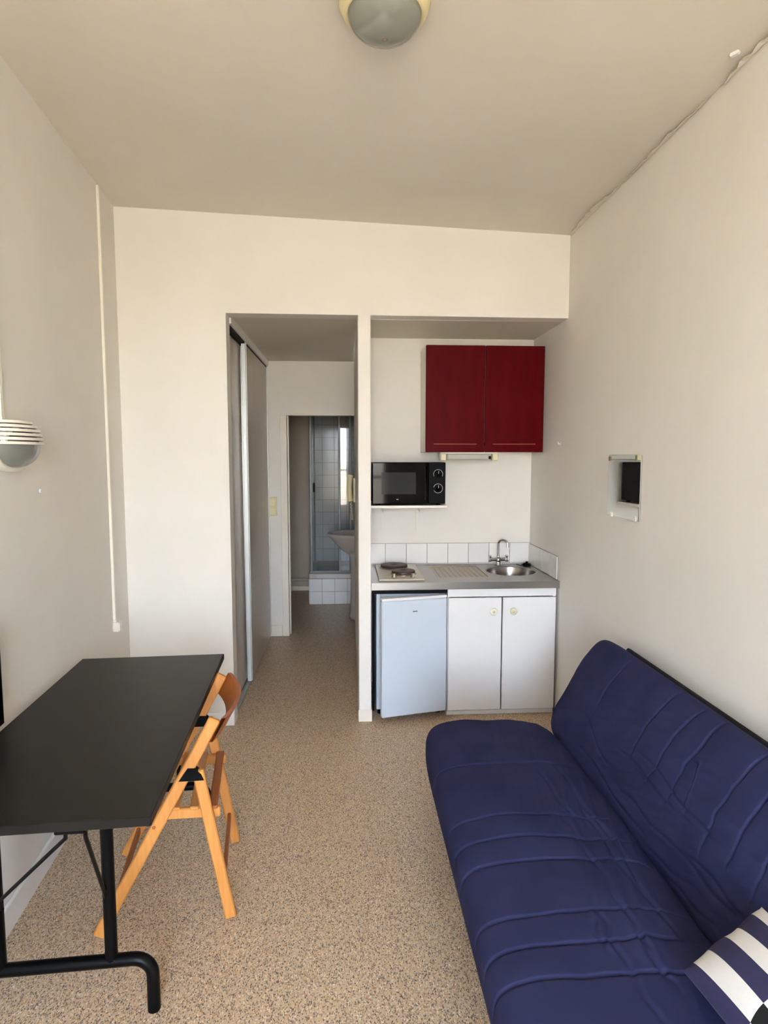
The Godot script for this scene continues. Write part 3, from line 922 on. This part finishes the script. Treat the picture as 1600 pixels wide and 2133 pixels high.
func build_sofa():
	var s := thing("sofa_bed", "navy blue futon sofa bed along the right wall", "sofa", Vector3(0.80, 0, -1.80))
	var f := FastNoiseLite.new()
	f.seed = 77
	f.frequency = 1.0
	f.fractal_octaves = 3
	var f2 := FastNoiseLite.new()
	f2.seed = 12
	f2.frequency = 1.0
	f2.fractal_octaves = 2
	f2.fractal_type = FastNoiseLite.FRACTAL_RIDGED
	var pulls := [[0.068, -1.886, 0.086, -1.673], [0.086, -1.673, 0.081, -1.473], [0.081, -1.473, 0.081, -1.265], [0.154, -1.941, 0.165, -1.567], [0.185, -1.857, 0.18, -1.417], [-0.02, -1.462, -0.024, -1.376], [0.011, -1.46, 0.001, -1.352], [0.007, -1.352, 0.016, -1.172], [0.077, -1.385, 0.094, -1.258], [0.078, -2.2, 0.103, -1.916], [0.163, -2.232, 0.177, -1.858]]
	var back_pulls := [[-0.168, -2.364, -0.19, -1.842], [-0.047, -2.107, -0.047, -1.665], [-0.001, -1.991, -0.025, -1.588], [-0.15, -2.01, -0.132, -1.69], [-0.22, -1.809, -0.171, -1.551], [-0.132, -1.69, -0.126, -1.378], [-0.115, -1.602, -0.102, -1.291], [-0.223, -1.656, -0.196, -1.439], [0.103, -1.749, -0.037, -1.699], [-0.062, -2.426, -0.126, -2.172]]
	var seams := [-2.275, -1.915, -1.800, -1.695, -1.486, -1.385, -1.288, -1.08, -0.98]
	var fn := func(q: Vector3, ex: float, ey: float, t: float):
		var zz := q.z - 1.80
		var bend := 0.012 * f.get_noise_2d(q.x * 3.0, zz * 2.0)
		var d := 0.0
		var top := clampf((ey + 0.25) * 2.0, 0.0, 1.0)
		var fade := clampf(1.0 - (ex - 0.35) * 1.6, 0.15, 1.0)
		for k in seams.size():
			var depth: float = 0.009 if k % 3 != 1 else 0.0065
			d -= depth * fade * top * (groove(zz - seams[k] - bend, 0.0042) + 0.12 * groove(zz - seams[k] - bend, 0.025))
		# loose cover: soft folds that run lengthwise towards the crease
		var fold: float = f2.get_noise_2d(q.x * 9.0 + zz * 2.2, zz * 0.9)
		d += 0.0042 * crease(pulls, q.x, zz) * top
		d += 0.006 * (1.0 - pow(t, 8.0)) * fold * clampf((ex + 0.25) * 1.3, 0.0, 1.0) * top
		d += 0.007 * f.get_noise_2d(q.x * 4.0, zz * 1.6) * top
		var out := Vector3(ex * absf(ex) * 0.8, ey, 0.0).normalized() if absf(ex) + absf(ey) > 0.01 else Vector3.UP
		return q + out * d + Vector3(0, 0.012 * (1.0 - ex * ex) * maxf(ey, 0.0) * (1.0 - t * t), 0)
	var b := cushion(0.310, 0.105, 0.925, 3.4, 14.0, 7.0, fn)
	var seat := obj("seat_mattress", b, M.sofa, s, Vector3(0.638 - 0.80, 0.318, 0))
	seat.rotation.z = deg_to_rad(-2.0)
	var bseams := [-2.42, -2.07, -1.915, -1.80, -1.594, -1.49, -1.38, -1.10]
	var fb := func(q: Vector3, ex: float, ey: float, t: float):
		# here x runs up the back, +y is its front
		var zz := q.z - 1.80
		var bend := 0.02 * f.get_noise_2d(q.x * 3.0 + 9.0, zz * 2.0) + 0.05 * (0.5 - ex * 0.5) * (0.5 - ex * 0.5)
		var d := 0.0
		var top := clampf((ey + 0.2) * 2.0, 0.0, 1.0)
		var fade := clampf(0.45 + ex, 0.0, 1.0)
		for k in bseams.size():
			d -= 0.008 * fade * top * (groove(zz - bseams[k] - bend, 0.0045) + 0.15 * groove(zz - bseams[k] - bend, 0.024))
		var fold: float = f2.get_noise_2d(q.x * 7.0 - zz * 2.0 + 4.0, zz * 1.1 + 7.0)
		d += 0.0045 * crease(back_pulls, q.x, zz) * top
		d += 0.007 * (1.0 - pow(t, 8.0)) * fold * clampf(0.75 - ex * 0.6, 0.0, 1.0) * top
		d += 0.008 * f.get_noise_2d(q.x * 3.0 + 5.0, zz * 1.5 + 3.0) * top
		return q + Vector3(0, d * signf(ey + 0.001), 0) + Vector3(0, 0.014 * (1.0 - ex * ex) * maxf(ey, 0.0) * (1.0 - t * t), 0)
	b = cushion(0.262, 0.076, 0.955, 3.2, 14.0, 16.0, fb)
	var back := obj("back_mattress", b, M.sofa, s, Vector3(1.10 - 0.80, 0.540, -0.01))
	# local x = up the back, local y = towards the room
	var up := Vector3(0.485, 0.8745, 0).normalized()
	var front := Vector3(-up.y, up.x, 0)
	back.basis = Basis(up, front, up.cross(front))
	# black cloth on the rear side and frame bar at its top
	b = MB.new()
	b.box(Vector3(0.02, -0.078, 0), Vector3(0.44, 0.012, 1.80), 0.004)
	obj("rear_cloth", b, M.sofa_back_cloth, back)
	b = MB.new()
	b.box(Vector3(0.258, -0.064, 0.03), Vector3(0.026, 0.026, 1.80), 0.005)
	obj("top_bar", b, M.sofa_back_cloth, back)
	# steel frame and legs
	b = MB.new()
	for x in [-0.42, 0.08]:
		b.tube([Vector3(x, 0.215, -0.86), Vector3(x, 0.215, 0.86)], 0.016, 10)
	for z in [-0.86, 0.0, 0.86]:
		b.tube([Vector3(-0.42, 0.215, z), Vector3(0.30, 0.215, z)], 0.014, 10)
	obj("frame", b, M.black_metal, s)
	for x in [-0.38, 0.30]:
		for z in [-0.78, 0.78]:
			b = MB.new()
			b.tube([Vector3(x, 0.0, z), Vector3(x, 0.215, z)], [0.016, 0.02], 12)
			obj("leg", b, M.black_metal, s)
	for z in [-0.7, 0.7]:
		b = MB.new()
		b.beam(Vector3(0.16, 0.215, z), Vector3(0.36, 0.48, z), 0.03, 0.006, Vector3(0, 0, 1), 0.001)
		obj("hinge_arm", b, M.black_metal, s)
	build_pillow()

func build_pillow():
	var size := 512
	var im := Image.create(size, size, false, Image.FORMAT_RGB8)
	var navy := Color(0.165, 0.16, 0.30)
	var white := Color(0.86, 0.85, 0.83)
	var black := Color(0.03, 0.03, 0.04)
	for y in size:
		for x in size:
			# stripes run along x; a second panel with the tones swapped beyond x = 0.62
			var k := 0
			for lim in [0.10, 0.27, 0.47, 0.63, 0.83]:
				if y > lim * size: k += 1
			var c := navy if k % 2 == 0 else white
			if x > size * 0.50:
				c = white if k % 2 == 0 else black
			var g := rng.randf_range(-0.025, 0.025)
			im.set_pixel(x, y, Color(c.r + g, c.g + g, c.b + g))
	var m := mat(Color.WHITE, 0.9)
	m.albedo_texture = ImageTexture.create_from_image(im)
	# axes: e1 up the far edge, e2 along the stripes towards the camera
	var o := Vector3(0.742, 0.478, -1.235)
	var e1 := Vector3(0.215, 0.07, -0.075).normalized()
	var e2 := Vector3(0.10, -0.01, 1.0).normalized()
	var up := e2.cross(e1).normalized()
	if up.y < 0.0: up = -up
	var w := 0.37
	var w1 := 0.262
	var c := o + (e1 * w1 + e2 * w) * 0.5
	var p := thing("striped_cushion", "navy and white striped cushion on the sofa bed", "cushion", c)
	var b := MB.new()
	var n := 48
	for side in [1.0, -1.0]:
		var pp := PackedVector3Array()
		var uv := PackedVector2Array()
		for r in n + 1:
			for q in n + 1:
				var a := r / float(n) * 2.0 - 1.0
				var d := q / float(n) * 2.0 - 1.0
				var hgt := 0.062 * pow(maxf(0.0, (1.0 - a * a) * (1.0 - d * d)), 0.42)
				# edges pull in between the corners
				var ea := a * (1.0 - 0.05 * (1.0 - d * d))
				var ed := d * (1.0 - 0.05 * (1.0 - a * a))
				var wob := 0.004 * sin(a * 7.0 + d * 3.0) * (1.0 - a * a)
				pp.append((e1 * ea * w1 + e2 * ed * w) * 0.5 + up * (side * (hgt + wob * signf(hgt))))
				uv.append(Vector2(q / float(n), r / float(n)))
		b.grid(pp, n + 1, n + 1, false, up.dot(e2.cross(e1)) * side < 0.0, uv)
	obj("cover", b, m, p)

func build_table():
	var tt := atan2(0.0559, 0.9984)
	var t := thing("folding_table", "black folding table with tubular metal legs by left wall", "table", Vector3(-0.823, 0, -2.085), tt)
	part("tabletop", Vector3(0, 0.7275, 0), Vector3(0.606, 0.025, 1.266), M.table, t, 0.002)
	for s in [1, -1]:
		var z: float = 0.383 if s == 1 else -0.57
		var b := MB.new()
		var y := 0.163
		var pts := []
		for k in 9:
			var a := k / 8.0 * PI * 0.5
			pts.append(Vector3(0.172 + 0.054 * sin(a), y - 0.054 + 0.054 * cos(a), z))
		var left := []
		for k in 9:
			var q: Vector3 = pts[8 - k]
			left.append(Vector3(-0.08 - q.x, q.y, q.z))
		var run := [Vector3(-0.306, 0.0, z)] + left + pts + [Vector3(0.226, 0.0, z)]
		b.tube(run, 0.0185, 16)
		obj("foot_tube", b, M.black_metal, t)
		for x in [0.112, -0.192]:
			b = MB.new()
			b.tube([Vector3(x, y, z), Vector3(x, 0.716, z)], 0.0175, 16)
			obj("leg", b, M.black_metal, t)
		b = MB.new()
		b.tube([Vector3(-0.192, 0.70, z), Vector3(0.112, 0.70, z)], 0.012, 10)
		obj("cross_tube", b, M.black_metal, t)
		if s == -1:
			continue
		part("brace_bracket", Vector3(0.10 if s == 1 else -0.03, 0.703, 0.583 * s), Vector3(0.075, 0.026, 0.045), M.black_metal, t, 0.003)
		for q in [[0.128, 0.106], [0.080, -0.175]]:
			b = MB.new()
			var x0: float = q[0] if s == 1 else q[0] - 0.13
			b.tube([Vector3(x0, 0.695, 0.578 * s), Vector3(x0 - 0.004, 0.66, 0.568 * s), Vector3(q[1], 0.385, 0.40 * s), Vector3(q[1], 0.35, 0.388 * s)], 0.0055, 8)
			obj("brace_rod", b, M.black_metal, t)
	# upright black panel that stands on the table against the wall
	var tp := thing("upright_panel", "black upright panel standing on black table against left wall", "screen", Vector3(-1.115, 0.74, -1.74), atan(0.077))
	part("panel_body", Vector3(-0.004, 0.17, 0), Vector3(0.022, 0.33, 0.58), M.black_plastic, tp, 0.004)
	part("panel_face", Vector3(0.0075, 0.175, 0), Vector3(0.002, 0.29, 0.55), M.black_gloss, tp, 0.0)
	part("panel_base", Vector3(0.0, 0.005, 0), Vector3(0.034, 0.010, 0.25), M.black_plastic, tp, 0.002)

func build_chair():
	# local x runs from the front feet to the rear feet, local -z from the near side to the far side
	var c := thing("folding_chair", "light wooden folding chair tucked under the black table", "chair", Vector3(-0.66, 0, -2.238), deg_to_rad(8.0))
	var hw := 0.215
	var X := func(s, y, z): return Vector3(s - 0.217, y, z)
	for k in [1, -1]:
		var z: float = hw * k
		var b := MB.new()
		b.beam(X.call(0.0, 0.012, z), X.call(0.396, 0.735, z), 0.040, 0.022, Vector3(0, 0, 1), 0.004)
		var post := obj("back_post", b, M.wood, c)
		b = MB.new()
		b.tube([X.call(0.190, 0.378, z + 0.009 * k), X.call(0.190, 0.378, z + 0.0135 * k)], 0.006, 10)
		obj("screw", b, M.wood_dark, post)
		b = MB.new()
		b.beam(X.call(0.336, 0.560, z), X.call(0.434, 0.012, z), 0.038, 0.021, Vector3(0, 0, 1), 0.004)
		obj("leg", b, M.wood, c)
		b = MB.new()
		b.prism(PackedVector2Array([Vector2(0.274, 0.532), Vector2(0.356, 0.528), Vector2(0.348, 0.548), Vector2(0.326, 0.572), Vector2(0.304, 0.574)]), 0.031, Basis.IDENTITY, X.call(0, 0, z))
		obj("hinge_cap", b, M.black_plastic, c)
		b = MB.new()
		b.beam(X.call(-0.03, 0.418, z - 0.025 * k), X.call(0.405, 0.392, z - 0.025 * k), 0.036, 0.020, Vector3(0, 0, 1), 0.003)
		obj("seat_rail", b, M.wood, c)
	for k in 7:
		var s := 0.382 - 0.063 * k
		var b := MB.new()
		b.box(X.call(s, 0.4065 + (0.4 - s) * 0.06 + 0.006, 0), Vector3(0.030, 0.012, 0.41), 0.003, Basis(Vector3(0, 0, 1), -0.06))
		obj("seat_slat", b, M.wood_dark if k == 0 else M.wood, c)
	# curved backrest
	var b2 := MB.new()
	var steps := 14
	for k in steps:
		var q := []
		for e in 2:
			var t := (k + e) / float(steps) * 2.0 - 1.0
			var bow := 0.045 * (1.0 - t * t)
			q.append([t * (hw + 0.010), bow])
		for e in [0.0, 0.014]:
			var P := func(j, y): return X.call(0.330 + (y - 0.60) * 0.55 + 0.012 + q[j][1] + e, y, q[j][0])
			b2.quad(P.call(0, 0.658), P.call(1, 0.658), P.call(1, 0.738), P.call(0, 0.738), Vector3(1 if e > 0 else -1, 0, 0))
		for y in [0.658, 0.738]:
			var R := func(j, e): return X.call(0.330 + (y - 0.60) * 0.55 + 0.012 + q[j][1] + e, y, q[j][0])
			b2.quad(R.call(0, 0.0), R.call(1, 0.0), R.call(1, 0.014), R.call(0, 0.014), Vector3(0, 1 if y > 0.7 else -1, 0))
	obj("backrest", b2, M.wood_dark, c)
	for q in [[0.412, 0.135], [0.055, 0.115]]:
		b2 = MB.new()
		b2.beam(X.call(q[0], q[1], -hw), X.call(q[0], q[1], hw), 0.028, 0.014, Vector3(1, 0, 0), 0.003)
		obj("stretcher", b2, M.wood_dark, c)

func build_wall_things():
	# ceiling lamp
	var y := ceil_y(0.118)
	var cl := thing("ceiling_lamp", "round cream ceiling lamp with grey glass dome", "lamp", Vector3(0.116, y, -1.905))
	var b := MB.new()
	b.lathe([Vector2(0.0, 0.004), Vector2(0.118, 0.004), Vector2(0.132, -0.004), Vector2(0.134, -0.028), Vector2(0.124, -0.052), Vector2(0.111, -0.064), Vector2(0.106, -0.058), Vector2(0.0, -0.05)], Vector3.ZERO, 56, Basis.IDENTITY, true)
	obj("housing", b, M.old_cream, cl)
	b = MB.new()
	var prof := []
	for k in 13:
		var a := k / 12.0 * PI * 0.5
		prof.append(Vector2(0.107 * cos(a), -0.058 - 0.068 * sin(a)))
	b.lathe(prof, Vector3.ZERO, 56, Basis.IDENTITY, true)
	obj("glass_dome", b, M.lamp_glass, cl)
	b = MB.new()
	b.lathe([Vector2(0.0, -0.124), Vector2(0.006, -0.125), Vector2(0.004, -0.129), Vector2(0.0, -0.130)], Vector3.ZERO, 12, Basis.IDENTITY, true)
	obj("dome_screw", b, M.plaster, cl)
	b = MB.new()
	b.lathe([Vector2(0.0, -0.05), Vector2(0.014, -0.05), Vector2(0.028, -0.075), Vector2(0.026, -0.095), Vector2(0.0, -0.108)], Vector3.ZERO, 20, Basis.IDENTITY, true)
	obj("bulb", b, M.white, cl)
	# wall lamp, its local x points into the room
	var zc := -2.235
	var wl := thing("wall_lamp", "white louvred oval bulkhead lamp on left wall", "lamp", Vector3(wall_x(zc), 1.655, zc), atan(0.077))
	var oval := func(rz: float, ry: float, x: float): 
		var r := PackedVector3Array()
		for k in 48:
			var a := TAU * k / 48.0
			r.append(Vector3(x, ry * sin(a), rz * cos(a)))
		return r
	b = MB.new()
	var rings := PackedVector3Array()
	for q in [[0.160, 0.088, 0.0], [0.160, 0.088, 0.022], [0.152, 0.081, 0.030], [0.140, 0.070, 0.026], [0.06, 0.03, 0.024]]:
		rings.append_array(oval.call(q[0], q[1], q[2]))
	b.grid(rings, 48, 5, true)
	obj("base_ring", b, M.cream_white, wl)
	b = MB.new()
	rings = PackedVector3Array()
	for k in 11:
		var a := k / 10.0 * PI * 0.5
		rings.append_array(oval.call(0.142 * cos(a) + 0.001, 0.073 * cos(a) + 0.0005, 0.026 + 0.062 * sin(a)))
	b.grid(rings, 48, 11, true)
	obj("glass_dome", b, M.lamp_glass, wl)
	# louvres over the upper half: stacked curved fins
	for k in 6:
		var yy := 0.012 + 0.0145 * k
		var sc := pow(maxf(0.05, 1.0 - pow((yy - 0.012) / 0.098, 2.3)), 0.5)
		var outer := PackedVector2Array()
		for j in 21:
			var a := j / 20.0 * PI
			outer.append(Vector2(0.168 * sc * cos(a), 0.104 * sc * sin(a) + 0.0))
		b = MB.new()
		b.prism(outer, 0.009, Basis(Vector3(0, 0, 1), Vector3(1, 0, 0), Vector3(0, 1, 0)), Vector3(0, yy, 0))
		obj("louvre", b, M.cream_white, wl)
	b = MB.new()
	var hood := PackedVector2Array()
	for j in 25:
		var a := j / 24.0 * PI
		hood.append(Vector2(0.135 * cos(a), 0.012 + 0.064 * sin(a)))
	b.prism(hood, 0.055, Basis(Vector3(0, 0, 1), Vector3(0, 1, 0), Vector3(-1, 0, 0)), Vector3(0.0275, 0, 0))
	obj("hood", b, M.cream_white, wl)
	# cable duct above the wall lamp
	var dz := -2.19
	var cd := thing("cable_duct", "cream cable duct rising above the left wall lamp", "conduit", Vector3(wall_x(dz), 1.742, dz), atan(0.077))
	part("duct", Vector3(0.006, 0.62, 0), Vector3(0.012, 1.24, 0.022), M.cream_white, cd, 0.002)
	part("duct_end", Vector3(0.007, 0.008, 0), Vector3(0.015, 0.016, 0.026), M.cream_white, cd, 0.002)
	# cable duct near the corner with its socket
	dz = -3.36
	var c2 := thing("cable_duct", "white vertical cable duct near back corner of left wall", "conduit", Vector3(wall_x(dz), 0.74, dz), atan(0.077))
	part("duct", Vector3(0.007, 1.13, 0), Vector3(0.014, 2.26, 0.020), M.cream_white, c2, 0.002)
	part("duct_lip", Vector3(0.009, -0.006, 0.0), Vector3(0.018, 0.010, 0.026), M.cream_white, c2, 0.002)
	var so := thing("wall_socket", "small white socket box at the foot of the cable duct", "socket", Vector3(wall_x(dz - 0.006), 0.70, dz - 0.006), atan(0.077))
	part("box", Vector3(0.016, 0.0, 0), Vector3(0.032, 0.056, 0.050), M.cream_white, so, 0.004)
	part("cover", Vector3(0.033, 0.0, 0), Vector3(0.004, 0.044, 0.038), M.white, so, 0.001)
	# mirror on the right wall
	var mi := thing("wall_mirror", "small frameless mirror on right wall reflecting the microwave", "mirror", Vector3(XR, 1.33, -2.838))
	part("mirror_glass", Vector3(-0.005, 0.15, 0), Vector3(0.006, 0.298, 0.338), M.mirror, mi, 0.0012)
	part("backing", Vector3(-0.001, 0.15, 0), Vector3(0.002, 0.292, 0.332), M.plaster, mi, 0.0)
	for q in [[0.282, -0.155], [0.008, -0.12], [0.008, 0.13]]:
		part("clip", Vector3(-0.008, q[0], q[1]), Vector3(0.006, 0.022, 0.024), M.plaster if q[0] > 0.1 else M.cream_white, mi, 0.001)
	# small wall plugs
	var p1 := thing("wall_plug", "tiny white plug in left wall below the lamp", "wall plug", Vector3(wall_x(-2.49), 1.487, -2.49))
	b = MB.new()
	b.tube([Vector3(-0.002, 0, 0), Vector3(0.006, 0, 0)], 0.008, 10)
	obj("plug", b, M.white, p1)
	var p2 := thing("wall_hook", "tiny white hook on right wall beside the red cabinet", "hook", Vector3(XR, 1.699, -3.733))
	b = MB.new()
	b.tube([Vector3(0.0, 0, 0), Vector3(-0.012, 0, 0), Vector3(-0.016, 0.006, 0), Vector3(-0.016, 0.014, 0)], 0.004, 8)
	obj("hook_body", b, M.white, p2)
	part("hook_plate", Vector3(-0.001, 0, 0), Vector3(0.003, 0.024, 0.020), M.white, p2, 0.001)
